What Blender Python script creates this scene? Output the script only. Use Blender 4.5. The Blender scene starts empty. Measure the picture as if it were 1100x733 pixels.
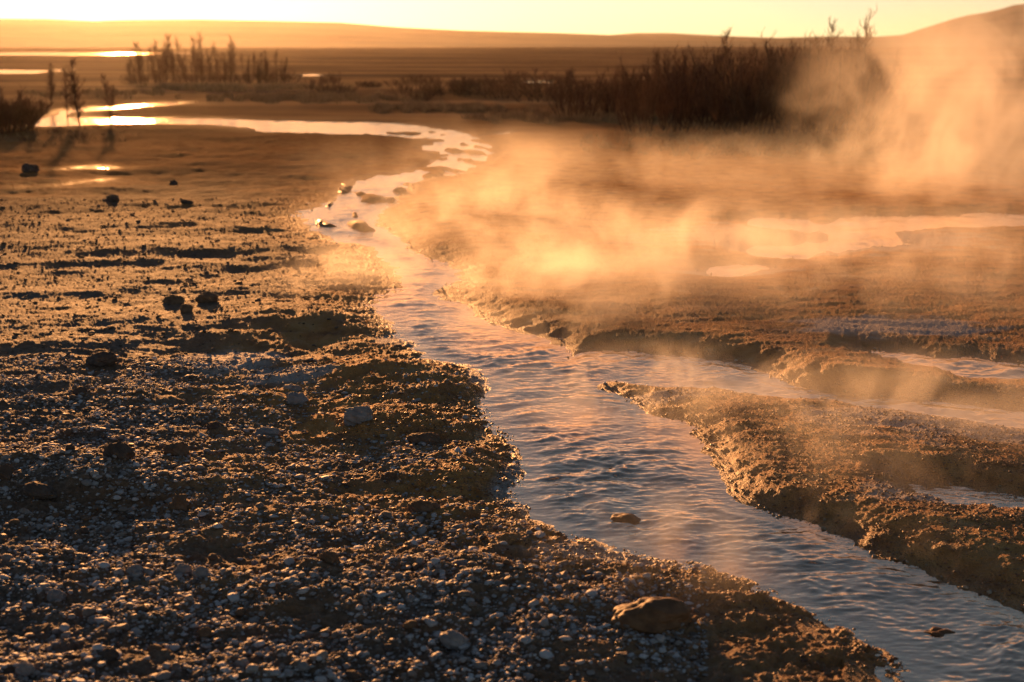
import bpy, math, random
import numpy as np
from mathutils import Vector

random.seed(7)
rng = np.random.default_rng(7)
sc = bpy.context.scene
COL = sc.collection
R = math.radians

# ------------------------------------------------------------------ camera
F = 1528.0                     # focal length in pixels of an 1100 px wide frame
CX, CY, YH = 550.0, 366.5, 46.0
CAMZ = 1.60
PITCH = math.atan((CY - YH) / F)
cp, sp = math.cos(PITCH), math.sin(PITCH)
SUN_AZ = math.atan((140 - CX) / F)      # towards the left of the view
SUN_EL = R(6.5)

cam = bpy.data.cameras.new("camera")
cam.sensor_width = 36.0
cam.lens = 36.0 * F / 1100.0
cam.clip_start, cam.clip_end = 0.05, 9000
cam.dof.use_dof = True
cam.dof.focus_distance = 6.0
cam.dof.aperture_fstop = 3.6
co = bpy.data.objects.new("camera", cam)
COL.objects.link(co)
co.location = (0, 0, CAMZ)
co.rotation_euler = (math.pi / 2 - PITCH, 0, 0)
sc.camera = co


def gp(u, v, z=0.0):
    """the point of the plain (height z) that stands at a place of the photograph"""
    u = np.asarray(u, float); v = np.asarray(v, float)
    dx = u - CX
    up = CY - v
    dy = F * cp + up * sp
    dz = -F * sp + up * cp
    t = (z - CAMZ) / dz
    return dx * t, dy * t


def pxm(y):
    """pixels per metre at a ground distance y"""
    return F / (y * cp + CAMZ * sp)


# ------------------------------------------------------------------ noise
def _hash(ix, iy, seed):
    h = (ix.astype(np.int64) * 374761393 + iy.astype(np.int64) * 668265263 + seed * 1442695041) & 0xFFFFFFFF
    h = ((h ^ (h >> 13)) * 1274126177) & 0xFFFFFFFF
    h = h ^ (h >> 16)
    return h


def perlin(x, y, seed=0):
    ix, iy = np.floor(x), np.floor(y)
    fx, fy = x - ix, y - iy
    ux = fx * fx * fx * (fx * (fx * 6 - 15) + 10)
    uy = fy * fy * fy * (fy * (fy * 6 - 15) + 10)

    def g(ox, oy):
        a = _hash(ix + ox, iy + oy, seed).astype(np.float64) * (2 * math.pi / 4294967296.0)
        return np.cos(a) * (fx - ox) + np.sin(a) * (fy - oy)
    a = g(0, 0); b = g(1, 0); c = g(0, 1); d = g(1, 1)
    ab = a + (b - a) * ux
    cd = c + (d - c) * ux
    return (ab + (cd - ab) * uy) * 1.4


def fbm(x, y, octv=4, seed=0, gain=0.5):
    s = 0.0; a = 1.0; n = 0.0
    for i in range(octv):
        s = s + a * perlin(x, y, seed + i * 17)
        n += a
        x = x * 2.03 + 11.7; y = y * 2.03 + 5.3
        a *= gain
    return s / n


def worley(x, y, seed=0):
    """distance to the nearest of one jittered point per cell"""
    ix, iy = np.floor(x), np.floor(y)
    best = np.full(x.shape, 9.0)
    for ox in (-1, 0, 1):
        for oy in (-1, 0, 1):
            h = _hash(ix + ox, iy + oy, seed)
            px = ix + ox + (h & 0xFFFF) / 65536.0
            py = iy + oy + (h >> 16) / 65536.0
            d = (x - px) ** 2 + (y - py) ** 2
            best = np.minimum(best, d)
    return np.sqrt(best)


def ss(a, b, x):
    t = np.clip((x - a) / (b - a), 0, 1)
    return t * t * (3 - 2 * t)


# ------------------------------------------------------------------ water outlines (traced on the plain)
STREAM = [(1010, 790), (979, 733), (972, 708), (930, 679), (870, 649), (815, 624), (743, 602), (678, 590), (627, 573), (584, 558),
          (567, 533), (571, 498), (556, 470), (526, 440), (535, 411), (518, 397), (495, 390), (474, 384), (452, 367),
          (430, 352), (414, 336), (416, 326), (438, 312), (430, 295), (420, 281), (402, 263), (365, 256), (336, 236),
          (362, 214), (368, 205), (385, 192), (432, 184), (466, 169), (446, 159), (462, 153), (399, 146), (286, 143),
          (235, 135.5), (135, 133.5), (77, 136), (32, 136), (34, 129), (50, 124), (67, 118), (128, 114), (192, 110),
          (192, 112.6), (135, 117), (88, 121), (80, 126), (131, 127), (235, 127.5), (293, 129.5), (365, 131), (432, 133),
          (486, 140), (522, 152), (536, 166), (500, 186), (452, 196), (424, 212), (398, 238), (420, 254), (437, 271), (474, 285), (484, 301),
          (462, 316), (497, 333), (520, 347), (566, 362), (585, 367), (601, 378), (603, 389), (626, 382), (655, 378),
          (735, 385), (798, 393), (832, 409), (887, 424), (969, 429), (1040, 437), (1120, 446), (1200, 456), (1200, 470), (1090, 459),
          (1010, 447), (935, 437), (900, 432), (843, 428), (771, 418), (730, 417), (690, 412), (650, 409), (634, 415), (665, 427),
          (690, 443), (735, 460), (739, 468), (759, 500), (777, 527), (795, 545), (836, 557), (880, 571), (924, 596), (979, 615),
          (1041, 639), (1100, 661), (1180, 692), (1250, 790)]
POOLS = [
    [(812, 240), (850, 236), (890, 240), (935, 233), (985, 234), (1050, 232), (1130, 233), (1130, 240), (1020, 243), (955, 250), (965, 262),
     (905, 268), (860, 277), (812, 270), (870, 262), (882, 252), (850, 246)],
    [(762, 291), (790, 286), (822, 287), (800, 295), (772, 297)],
    [(944, 378), (1003, 386), (1060, 391), (1130, 395), (1130, 406), (1060, 404), (1022, 397), (982, 389)],
    [(-40, 184), (40, 182.4), (97, 178.5), (150, 182), (125, 183.6), (60, 185)],
    [(-40, 201.5), (30, 201.5), (110, 193.5), (118, 195.5), (60, 202), (-40, 205)],
    [(-120, 57), (60, 56.6), (150, 56.8), (232, 57), (150, 58.3), (80, 60), (-120, 59)],
    [(-120, 76), (20, 75.4), (53, 76), (50, 78), (20, 79.5), (-120, 80)],
    [(60, 75), (66, 74.6), (68, 76.8), (61, 77)],
    [(320, 80.3), (345, 80), (345, 82), (322, 82)],
    [(560, 87.5), (598, 87), (600, 89.5), (565, 90)],
    [(985, 523), (1040, 530), (1110, 537), (1110, 546), (1035, 543)],
    [(478, 151), (500, 149.5), (548, 141.5), (550, 143.5), (520, 147)],
]


def catmull(pts, n):
    P = np.array(pts, float)
    m = len(P); out = []
    for i in range(m):
        p0, p1, p2, p3 = P[i - 1], P[i], P[(i + 1) % m], P[(i + 2) % m]
        for k in range(n):
            t = k / n
            out.append(0.5 * ((2 * p1) + (-p0 + p2) * t + (2 * p0 - 5 * p1 + 4 * p2 - p3) * t * t + (-p0 + 3 * p1 - 3 * p2 + p3) * t ** 3))
    return np.array(out)


def to_world(poly, n=4):
    c = catmull(poly, n)
    x, y = gp(c[:, 0], np.maximum(c[:, 1], 52), -0.02)
    return np.stack([x, y], 1)


POLYS = [to_world(STREAM, 5)] + [to_world(p, 4) for p in POOLS]


def poly_sd(x, y, poly, pad):
    """signed distance, negative inside; 9 where farther than pad"""
    out = np.full(x.shape, 9.0)
    lo, hi = poly.min(0) - pad, poly.max(0) + pad
    idx = np.nonzero((x > lo[0]) & (x < hi[0]) & (y > lo[1]) & (y < hi[1]))[0]
    CH = 60000
    for s in range(0, len(idx), CH):
        ii = idx[s:s + CH]
        px, py = x[ii], y[ii]
        d2 = np.full(px.shape, 1e9); ins = np.zeros(px.shape, bool)
        for k in range(len(poly)):
            ax, ay = poly[k]; bx, by = poly[(k + 1) % len(poly)]
            ex, ey = bx - ax, by - ay
            L = ex * ex + ey * ey + 1e-12
            t = np.clip(((px - ax) * ex + (py - ay) * ey) / L, 0, 1)
            qx = px - ax - ex * t; qy = py - ay - ey * t
            d2 = np.minimum(d2, qx * qx + qy * qy)
            if ay != by:
                c = ((ay > py) != (by > py)) & (px < ex * (py - ay) / (by - ay) + ax)
                ins ^= c
        d = np.sqrt(d2)
        out[ii] = np.where(ins, -d, d)
    return out


def water_sd(x, y):
    r = np.hypot(x, y)
    far = np.clip(r / 9.0, 0.55, 5)
    wx = x + 0.035 * far * perlin(x * 5 / far, y * 5 / far, 301) + (0.034 * perlin(x * 7.5, y * 7.5, 308) + 0.024 * perlin(x * 15, y * 15, 302) + 0.010 * perlin(x * 37, y * 37, 306)) * np.minimum(far, 1)
    wy = y + 0.045 * far * perlin(x * 4 / far, y * 4 / far, 303) + (0.020 * perlin(x * 15, y * 15, 304) + 0.010 * perlin(x * 37, y * 37, 307)) * np.minimum(far, 1)
    rag = 0.05 * far * (fbm(x * 3 / far, y * 3 / far, 3, 310) + 0.7 * fbm(x * 9 / far, y * 5 / far, 3, 311))
    sd = poly_sd(wx, wy, POLYS[0], 1.6)
    for i, p in enumerate(POLYS[1:]):
        s = poly_sd(wx, wy, p, 1.6)
        sd = np.minimum(sd, s + (rag * 2.6 if i in (0, 2, 10) else 0.30 + rag * 3.0 if i in (3, 4) else 0))
    return sd


# ------------------------------------------------------------------ terrain
MOUNDS = [  # photo x, y, radius x (m), radius y (m), height (m)
    (850, 398, 0.6, 0.5, 0.075), (905, 415, 0.5, 0.35, 0.06), (770, 372, 0.6, 0.5, 0.04), (840, 440, 0.6, 0.3, 0.03),
    (930, 480, 0.7, 0.6, 0.045), (1030, 560, 0.6, 0.5, 0.06), (1090, 590, 0.5, 0.3, 0.04), (790, 315, 0.9, 0.6, 0.06),
    (930, 330, 1.3, 0.9, 0.05), (700, 330, 0.8, 0.5, 0.03), (1040, 300, 1.2, 1.0, 0.06),
    (560, 330, 0.5, 0.5, 0.03), (400, 345, 0.5, 0.35, 0.04), (410, 400, 0.4, 0.3, 0.035), (440, 455, 0.35, 0.3, 0.03),
    (390, 290, 0.4, 0.7, 0.03), (480, 500, 0.25, 0.25, 0.02), (120, 520, 0.7, 0.18, 0.05), (40, 500, 0.6, 0.2, 0.05),
    (60, 250, 3.0, 1.0, 0.05), (180, 270, 2.5, 0.8, 0.04), (210, 340, 0.9, 0.4, 0.02), (250, 375, 0.5, 0.3, -0.02), (310, 360, 0.3, 0.5, -0.015),
]
SILT = [(305, 403, 0.30, 0.22), (1030, 458, 0.75, 0.45), (880, 256, 1.6, 1.2), (440, 362, 0.22, 0.25), (1010, 540, 0.35, 0.2), (960, 356, 0.7, 0.3),
        (700, 428, 0.45, 0.12), (790, 292, 0.5, 0.3), (540, 400, 0.2, 0.4), (560, 520, 0.12, 0.4), (250, 385, 0.4, 0.4), (700, 590, 0.5, 0.12)]
MW = []
for (u, v, rx, ry, h) in MOUNDS:
    x, y = gp(u, v)
    MW.append((float(x), float(y), rx, ry, h))

SW = []
for (u, v, rx, ry) in SILT:
    x, y = gp(u, v)
    SW.append((float(x), float(y), rx, ry))


def silt_mask(x, y):
    k = np.zeros(x.shape)
    for (mx, my, rx, ry) in SW:
        k = np.maximum(k, np.exp(-(((x - mx) / rx) ** 2 + ((y - my) / ry) ** 2)))
    k = k + 0.45 * fbm(x * 3.5, y * 6, 4, 131) + 0.1 * fbm(x * 20, y * 30, 2, 133)
    return ss(0.36, 0.70, k) * 0.85


# right edge of the stream as x over y, to tell its two banks apart
_rb = np.array([(1100, 661), (986, 611), (887, 567), (803, 541), (767, 498), (690, 443), (610, 390), (520, 347), (470, 316), (484, 301), (437, 271),
                (398, 238), (452, 196), (536, 166), (486, 140), (432, 133), (365, 128), (200, 108), (100, 100), (-100, 90)], float)
_bx, _by = gp(_rb[:, 0], _rb[:, 1])
_o = np.argsort(_by); _bx, _by = _bx[_o], _by[_o]


def right_side(x, y):
    return ss(-0.35, 0.15, x - np.interp(y, _by, _bx))


def masks(x, y, sd):
    r = np.hypot(x, y)
    rs = right_side(x, y)
    n = fbm(x * 1.6, y * 1.6, 4, 41)
    n2 = fbm(x * 4.5, y * 4.5, 3, 45)
    near = np.exp(-np.clip(sd, 0, 9) / (0.30 + 0.02 * r))
    left_mat = np.clip(near * 1.15 + 0.35 * n + 0.2 * n2, 0, 1)
    # the mossy apron on the left bank
    ax, ay = gp(420, 390)
    apron = np.exp(-(((x - ax + 0.15) / 0.75) ** 2 + ((y - ay) / 2.2) ** 2))
    left_mat = np.clip(left_mat + apron * (0.75 + n), 0, 1)
    mat = rs + (1 - rs) * left_mat
    mat = np.where(r > 17, np.maximum(mat, ss(16, 26, r)), mat)
    wet = np.clip(ss(-0.25, -0.02, sd) * np.exp(-np.clip(sd, 0, 9) / (0.10 + 0.006 * r)) + 0.25 * rs * ss(0.0, 0.4, n), 0, 1)
    return rs, mat, wet


def ground_z(x, y, sd=None, detail=True):
    if sd is None:
        sd = water_sd(x, y)
    r = np.hypot(x, y)
    rs, mat, wet = masks(x, y, sd)
    far = ss(14, 60, r)
    amp = 1 - 0.75 * far
    xs = x + 0.25 * perlin(x * 1.1, y * 1.1, 5)
    h = 0.055 * fbm(xs * 0.55, y * 0.8, 3, 1) * amp
    h = h + 0.024 * fbm(x * 1.8, y * 2.6, 3, 2) * amp
    for (mx, my, rx, ry, mh) in MW:
        e = ((x - mx) / rx) ** 2 + ((y - my) / ry) ** 2
        h = h + mh * np.exp(-e * 1.3)
    # terraced, crusted mats on the right bank
    rid = 1 - np.abs(perlin(x * 3.1 + 0.5 * perlin(x * 2, y * 2, 9), y * 5.5, 7)) * 1.6
    h = h + 0.014 * (rid - 0.6) * mat * amp
    h = h + 0.5 * far * ss(60, 200, r) * 0.25 * fbm(x * 0.03, y * 0.06, 3, 77)
    h = h * (1 - 0.62 * rs)
    hd = 0.0
    if detail:
        k = 1 - ss(9, 22, r)
        g = (1 - mat)
        hd = hd + (1 - 0.68 * ss(5, 10, r)) * (0.018 * fbm(x * 9, y * 11, 3, 21) + (0.022 - 0.012 * rs) * fbm(x * 4.2, y * 6, 3, 23)) * (1 - 0.6 * far)
        hd = hd + (0.010 * (0.55 - worley(x * 30, y * 30, 31)) + 0.016 * (0.5 - worley(x * 13, y * 15, 32))) * g * (0.12 + 0.88 * (1 - ss(4.5, 9, r)))
        hd = hd + ((0.012 - 0.004 * rs) * fbm(x * 28, y * 32, 2, 33) + 0.007 * (0.5 - worley(x * 42, y * 46, 34))) * mat * (0.2 + 0.8 * k)
        hd = hd + 0.006 * fbm(x * 60, y * 60, 2, 35) * k
    sc_ = np.clip(r / 9.0, 0.6, 6)
    edge = ss(-0.02, 0.45, sd / sc_)
    hd = hd * (1 - 0.55 * rs)
    h = h * edge + hd * ss(0.0, 0.16, sd / sc_) + 0.010 * ss(0.0, 0.1, sd / sc_) * rs
    # a crusted lip along the right bank
    h = np.where((sd > 0) & (sd < 0.3 * sc_), np.maximum(h, -0.004 - 0.1 * np.clip(sd, 0, 9) ** 2), h)
    h = h + 0.008 * rs * np.exp(-((sd - 0.13) / 0.09) ** 2) * (1 - far) * (0.5 + fbm(x * 6, y * 6, 2, 58) * 1.5)
    t = ss(-0.34, 0.10, sd / np.minimum(sc_, 2.0)) ** (0.8 + 0.7 * rs)
    bed = -0.062 + 0.014 * fbm(x * 7, y * 7, 3, 51)
    # stony riffles that break the surface in the upper reach
    bed = bed + 0.095 * ss(0.0, 0.42, fbm(x * 2.2 + 0.6 * y, y * 0.9, 3, 52)) * ss(9, 12, r) * (1 - ss(24, 30, r)) * (1 - ss(0.9, 1.6, x))
    zr = bed * (1 - t) + h * t
    # the left bank runs out flat under the water
    q = sd / np.minimum(sc_, 2.5)
    zl = np.where(sd < 0, np.maximum(bed, -0.02 + 0.13 * q), -0.02 + 0.022 * ss(0, 0.45, q) + h * ss(0.0, 0.12, q))
    # the right bank is a low crust, a little steeper
    zq = np.where(sd < 0, np.maximum(bed, -0.02 + 0.22 * q), -0.02 + 0.034 * ss(0, 0.40, q) + h * ss(0.0, 0.28, q))
    zn = zl * (1 - rs) + zq * rs
    k16 = ss(14, 18, r)
    return zn * (1 - k16) + zr * k16


# ------------------------------------------------------------------ mesh helpers
def link(name, me, mat=None, parent=None, **props):
    o = bpy.data.objects.new(name, me)
    COL.objects.link(o)
    if mat is not None and me is not None:
        me.materials.append(mat)
    if parent is not None:
        o.parent = parent
    for k, v in props.items():
        o[k] = v
    return o


def np_mesh(name, V, Fc, smooth=True, attrs=None):
    """V (n,3), Fc (m,k) with constant k"""
    me = bpy.data.meshes.new(name)
    V = np.ascontiguousarray(V, np.float32); Fc = np.ascontiguousarray(Fc, np.int32)
    m, k = Fc.shape
    me.vertices.add(len(V)); me.vertices.foreach_set("co", V.ravel())
    me.loops.add(m * k); me.loops.foreach_set("vertex_index", Fc.ravel())
    me.polygons.add(m)
    me.polygons.foreach_set("loop_start", np.arange(0, m * k, k, dtype=np.int32))
    if smooth:
        me.polygons.foreach_set("use_smooth", np.ones(m, bool))
    for an, av in (attrs or {}).items():
        a = me.attributes.new(an, 'FLOAT', 'POINT')
        a.data.foreach_set("value", np.ascontiguousarray(av, np.float32))
    me.update(calc_edges=True)
    return me


# ------------------------------------------------------------------ materials
def new_mat(name):
    m = bpy.data.materials.new(name); m.use_nodes = True
    nt = m.node_tree; nt.nodes.clear()
    return m, nt, nt.nodes.new("ShaderNodeOutputMaterial")


def nd(nt, t, **kw):
    n = nt.nodes.new(t)
    for k, v in kw.items():
        setattr(n, k, v)
    return n


def noise(nt, vec, scale, detail=4, rough=0.6):
    n = nd(nt, "ShaderNodeTexNoise")
    n.inputs["Scale"].default_value = scale; n.inputs["Detail"].default_value = detail; n.inputs["Roughness"].default_value = rough
    if vec is not None:
        nt.links.new(vec, n.inputs["Vector"])
    return n.outputs["Fac"]


def ramp(nt, fac, stops):
    r = nd(nt, "ShaderNodeValToRGB")
    el = r.color_ramp.elements
    while len(el) < len(stops):
        el.new(0.5)
    for e, (p, c) in zip(el, stops):
        e.position = p; e.color = (*c, 1)
    nt.links.new(fac, r.inputs["Fac"])
    return r.outputs["Color"]


def mix(nt, fac, a, b):
    n = nd(nt, "ShaderNodeMix", data_type='RGBA')
    for s, v in ((0, fac), (6, a), (7, b)):
        if hasattr(v, "links"):
            nt.links.new(v, n.inputs[s])
        else:
            n.inputs[s].default_value = v if s == 0 else (*v, 1)
    return n.outputs[2]


def math_(nt, op, a, b=0.0, clamp=False):
    n = nd(nt, "ShaderNodeMath", operation=op); n.use_clamp = clamp
    for i, v in enumerate((a, b)):
        if hasattr(v, "links"):
            nt.links.new(v, n.inputs[i])
        else:
            n.inputs[i].default_value = v
    return n.outputs[0]


def maprange(nt, v, a, b, c=0.0, d=1.0, smooth=False):
    n = nd(nt, "ShaderNodeMapRange")
    if smooth:
        n.interpolation_type = 'SMOOTHSTEP'
    nt.links.new(v, n.inputs[0])
    for i, q in enumerate((a, b, c, d)):
        n.inputs[1 + i].default_value = q
    return n.outputs[0]


def attr(nt, name):
    a = nd(nt, "ShaderNodeAttribute"); a.attribute_name = name
    return a.outputs["Fac"]


def mat_ground():
    m, nt, out = new_mat("ground")
    pos = nd(nt, "ShaderNodeNewGeometry").outputs["Position"]
    mp = nd(nt, "ShaderNodeMapping"); mp.inputs["Scale"].default_value = (0.35, 1.0, 1.0); nt.links.new(pos, mp.inputs["Vector"])
    mt, wt, fr = attr(nt, "mat"), attr(nt, "wet"), attr(nt, "far")
    grav = ramp(nt, noise(nt, pos, 38, 5, 0.75), [(0.30, (0.07, 0.052, 0.038)), (0.5, (0.16, 0.128, 0.10)), (0.72, (0.28, 0.245, 0.22))])
    earth = ramp(nt, noise(nt, pos, 1.7, 4), [(0.38, (0.95, 0.60, 0.34)), (0.62, (1.0, 0.93, 0.86))])
    mul = nd(nt, "ShaderNodeMix", data_type='RGBA', blend_type='MULTIPLY'); mul.inputs[0].default_value = 0.8
    nt.links.new(grav, mul.inputs[6]); nt.links.new(earth, mul.inputs[7])
    grav = mul.outputs[2]
    mats = ramp(nt, noise(nt, pos, 5.5, 6, 0.65), [(0.30, (0.20, 0.075, 0.02)), (0.46, (0.50, 0.22, 0.055)), (0.60, (0.60, 0.31, 0.095)), (0.76, (0.62, 0.45, 0.27))])
    rust = mix(nt, maprange(nt, noise(nt, pos, 2.3, 3), 0.45, 0.65), mats, (0.46, 0.19, 0.06))
    mats = mix(nt, 0.45, mats, rust)
    soil = ramp(nt, noise(nt, pos, 6, 6, 0.7), [(0.32, (0.055, 0.028, 0.014)), (0.5, (0.12, 0.064, 0.032)), (0.7, (0.22, 0.13, 0.07))])
    grav = mix(nt, math_(nt, 'MULTIPLY', attr(nt, "matte"), 1.5, True), grav, soil)
    c = mix(nt, mt, grav, mats)
    plain = ramp(nt, noise(nt, mp.outputs[0], 0.12, 6, 0.6), [(0.35, (0.08, 0.043, 0.02)), (0.48, (0.20, 0.11, 0.045)), (0.60, (0.38, 0.23, 0.10)), (0.75, (0.14, 0.08, 0.035))])
    c = mix(nt, attr(nt, 'silt'), c, (0.50, 0.44, 0.40))
    c = mix(nt, fr, c, plain)
    wetc = nd(nt, "ShaderNodeMix", data_type='RGBA', blend_type='MULTIPLY')
    nt.links.new(wt, wetc.inputs[0]); nt.links.new(c, wetc.inputs[6]); wetc.inputs[7].default_value = (0.62, 0.58, 0.55, 1)
    b = nd(nt, "ShaderNodeBsdfPrincipled")
    nt.links.new(wetc.outputs[2], b.inputs["Base Color"])
    rg = math_(nt, 'SUBTRACT', 0.78, math_(nt, 'MULTIPLY', wt, 0.45))
    rg = math_(nt, 'ADD', rg, math_(nt, 'MULTIPLY', math_(nt, 'SUBTRACT', noise(nt, pos, 20, 3), 0.5), 0.3), True)
    nt.links.new(rg, b.inputs["Roughness"])
    b.inputs["Specular IOR Level"].default_value = 0.4
    bp = nd(nt, "ShaderNodeBump"); bp.inputs["Strength"].default_value = 0.8; bp.inputs["Distance"].default_value = 0.012
    vo = nd(nt, "ShaderNodeTexVoronoi"); vo.inputs["Scale"].default_value = 120; nt.links.new(pos, vo.inputs["Vector"])
    hgt = math_(nt, 'SUBTRACT', noise(nt, pos, 90, 5, 0.75), math_(nt, 'MULTIPLY', vo.outputs["Distance"], math_(nt, 'MULTIPLY', mt, 0.9)))
    nt.links.new(hgt, bp.inputs["Height"])
    nt.links.new(bp.outputs[0], b.inputs["Normal"])
    df = nd(nt, "ShaderNodeBsdfDiffuse"); nt.links.new(wetc.outputs[2], df.inputs[0])
    mx = nd(nt, "ShaderNodeMixShader")
    nt.links.new(math_(nt, 'MULTIPLY', attr(nt, "matte"), 0.93), mx.inputs[0]); nt.links.new(b.outputs[0], mx.inputs[1]); nt.links.new(df.outputs[0], mx.inputs[2])
    nt.links.new(mx.outputs[0], out.inputs[0])
    return m


def mat_stone(name, stops, rough=0.75, scale=60, tone=True, spec=0.4):
    m, nt, out = new_mat(name)
    tc = nd(nt, "ShaderNodeTexCoord").outputs["Object"]
    n = noise(nt, tc, scale, 5, 0.7)
    if tone:
        f = math_(nt, 'ADD', math_(nt, 'MULTIPLY', attr(nt, "tone"), 0.8), math_(nt, 'MULTIPLY', math_(nt, 'SUBTRACT', n, 0.4), 0.6), True)
    else:
        f = n
    b = nd(nt, "ShaderNodeBsdfPrincipled")
    nt.links.new(ramp(nt, f, stops), b.inputs["Base Color"])
    b.inputs["Roughness"].default_value = rough
    b.inputs["Specular IOR Level"].default_value = spec * 0.8
    bp = nd(nt, "ShaderNodeBump"); bp.inputs["Strength"].default_value = 0.5; bp.inputs["Distance"].default_value = 0.006
    nt.links.new(n, bp.inputs["Height"]); nt.links.new(bp.outputs[0], b.inputs["Normal"])
    nt.links.new(b.outputs[0], out.inputs[0])
    return m


def mat_water():
    m, nt, out = new_mat("water")
    pos = nd(nt, "ShaderNodeNewGeometry").outputs["Position"]
    mp = nd(nt, "ShaderNodeMapping"); mp.inputs["Scale"].default_value = (0.5, 1.0, 1.0); mp.inputs["Rotation"].default_value = (0, 0, R(12))
    nt.links.new(pos, mp.inputs["Vector"])
    bp = nd(nt, "ShaderNodeBump"); bp.inputs["Strength"].default_value = 0.35; bp.inputs["Distance"].default_value = 0.01
    nt.links.new(noise(nt, mp.outputs[0], 30, 3, 0.55), bp.inputs["Height"])
    fr = nd(nt, "ShaderNodeFresnel"); fr.inputs["IOR"].default_value = 1.33; nt.links.new(bp.outputs[0], fr.inputs["Normal"])
    tr = nd(nt, "ShaderNodeBsdfTransparent"); tr.inputs[0].default_value = (0.92, 0.80, 0.62, 1)
    gl = nd(nt, "ShaderNodeBsdfGlossy"); gl.inputs["Roughness"].default_value = 0.09; gl.inputs[0].default_value = (0.64, 0.49, 0.37, 1)
    nt.links.new(bp.outputs[0], gl.inputs["Normal"])
    df = nd(nt, "ShaderNodeBsdfDiffuse"); df.inputs[0].default_value = (0.42, 0.23, 0.11, 1)   # milky silica in the water
    nt.links.new(bp.outputs[0], df.inputs["Normal"])
    body = nd(nt, "ShaderNodeMixShader"); body.inputs[0].default_value = 0.34
    nt.links.new(tr.outputs[0], body.inputs[1]); nt.links.new(df.outputs[0], body.inputs[2])
    mx = nd(nt, "ShaderNodeMixShader")
    nt.links.new(fr.outputs[0], mx.inputs[0]); nt.links.new(body.outputs[0], mx.inputs[1]); nt.links.new(gl.outputs[0], mx.inputs[2])
    nt.links.new(mx.outputs[0], out.inputs[0])
    return m


def mat_plain(name, col, rough=0.85, var=0.4, scale=8, stretch=None):
    m, nt, out = new_mat(name)
    pos = nd(nt, "ShaderNodeNewGeometry").outputs["Position"]
    if stretch:
        mp = nd(nt, "ShaderNodeMapping"); mp.inputs["Scale"].default_value = stretch; nt.links.new(pos, mp.inputs["Vector"]); pos = mp.outputs[0]
    b = nd(nt, "ShaderNodeBsdfPrincipled")
    lo = tuple(c * (1 - var) for c in col); hi = tuple(min(1, c * (1 + var)) for c in col)
    nt.links.new(ramp(nt, noise(nt, pos, scale, 6), [(0.3, lo), (0.7, hi)]), b.inputs["Base Color"])
    b.inputs["Roughness"].default_value = rough
    b.inputs["Specular IOR Level"].default_value = 0.05
    nt.links.new(b.outputs[0], out.inputs[0])
    return m


GROUND = mat_ground()
WATER = mat_water()
GRAVEL = mat_stone("gravel", [(0.0, (0.09, 0.055, 0.036)), (0.3, (0.23, 0.175, 0.14)), (0.55, (0.40, 0.37, 0.36)), (0.85, (0.54, 0.53, 0.53)), (1.0, (0.66, 0.645, 0.63))], 0.62, 55)
GRIT = mat_stone("grit", [(0.0, (0.05, 0.032, 0.02)), (0.4, (0.10, 0.062, 0.038)), (0.8, (0.18, 0.13, 0.095)), (1.0, (0.38, 0.34, 0.31))], 0.7, 55)
BROWN_ROCK = mat_stone("brown_rock", [(0.25, (0.07, 0.04, 0.025)), (0.5, (0.16, 0.09, 0.05)), (0.75, (0.25, 0.16, 0.10))], 0.75, 22, False)
DARK_ROCK = mat_stone("dark_rock", [(0.25, (0.045, 0.032, 0.026)), (0.5, (0.09, 0.06, 0.045)), (0.8, (0.17, 0.12, 0.09))], 0.8, 22, False)
GREY_ROCK = mat_stone("grey_rock", [(0.25, (0.14, 0.12, 0.11)), (0.5, (0.25, 0.22, 0.21)), (0.8, (0.38, 0.35, 0.33))], 0.65, 25, False)
WET_ROCK = mat_stone("wet_rock", [(0.25, (0.08, 0.036, 0.015)), (0.5, (0.17, 0.08, 0.033)), (0.8, (0.28, 0.15, 0.07))], 0.65, 22, False)
CRUMB = mat_stone("mat_crumbs", [(0.0, (0.09, 0.04, 0.018)), (0.4, (0.20, 0.09, 0.035)), (0.75, (0.32, 0.17, 0.07)), (1.0, (0.45, 0.32, 0.20))], 0.42, 80, True, 0.5)
CRUST = mat_stone("mineral_crust", [(0.0, (0.18, 0.11, 0.06)), (0.5, (0.36, 0.26, 0.17)), (1.0, (0.55, 0.48, 0.40))], 0.3, 80, True, 0.6)
BARK = mat_plain("bare_bark", (0.09, 0.055, 0.034), 0.9)
BARKT = mat_plain("twig_bark", (0.17, 0.088, 0.046), 0.9)
GRASS = mat_plain("dry_grass", (0.34, 0.22, 0.10), 0.7, 0.5, 3)
HILL = mat_plain("heath_hills", (0.10, 0.062, 0.036), 1.0, 0.75, 0.006, (1.0, 2.5, 9.0))

# ------------------------------------------------------------------ ground and water sheets (one polar grid, finest where it is seen)
ang = np.concatenate([np.arange(-23.5, 23.5, 0.037), np.arange(23.5, 40, 0.5), np.arange(40, 320, 8.0), np.arange(320, 336.4, 0.5)])
ang = np.radians(ang)
vv = np.concatenate([np.array([5000., 2600, 1500, 1050]), np.arange(760, 56, -0.8), np.arange(56, 50, -0.35), np.array([49.3, 48.6, 48.0, 47.6])])
_, rr = gp(np.full(vv.shape, CX), vv)
rr = np.abs(rr)
rr[:4] = [0.4, 1.0, 1.8, 2.5]
rr = np.sort(np.concatenate([rr, [1700.0, 2500.0]]))
NA, NR = len(ang), len(rr)
A, RR = np.meshgrid(ang, rr)
GX = (np.sin(A) * RR).ravel(); GY = (np.cos(A) * RR).ravel()
SD = water_sd(GX, GY)
GZ = ground_z(GX, GY, SD)
_, MT, WT = masks(GX, GY, SD)
FAR = ss(15, 30, np.hypot(GX, GY))
I = np.arange(NA * NR).reshape(NR, NA)
I2 = np.roll(I, -1, 1)
quads = np.stack([I[:-1], I2[:-1], I2[1:], I[1:]], -1).reshape(-1, 4)
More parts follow.
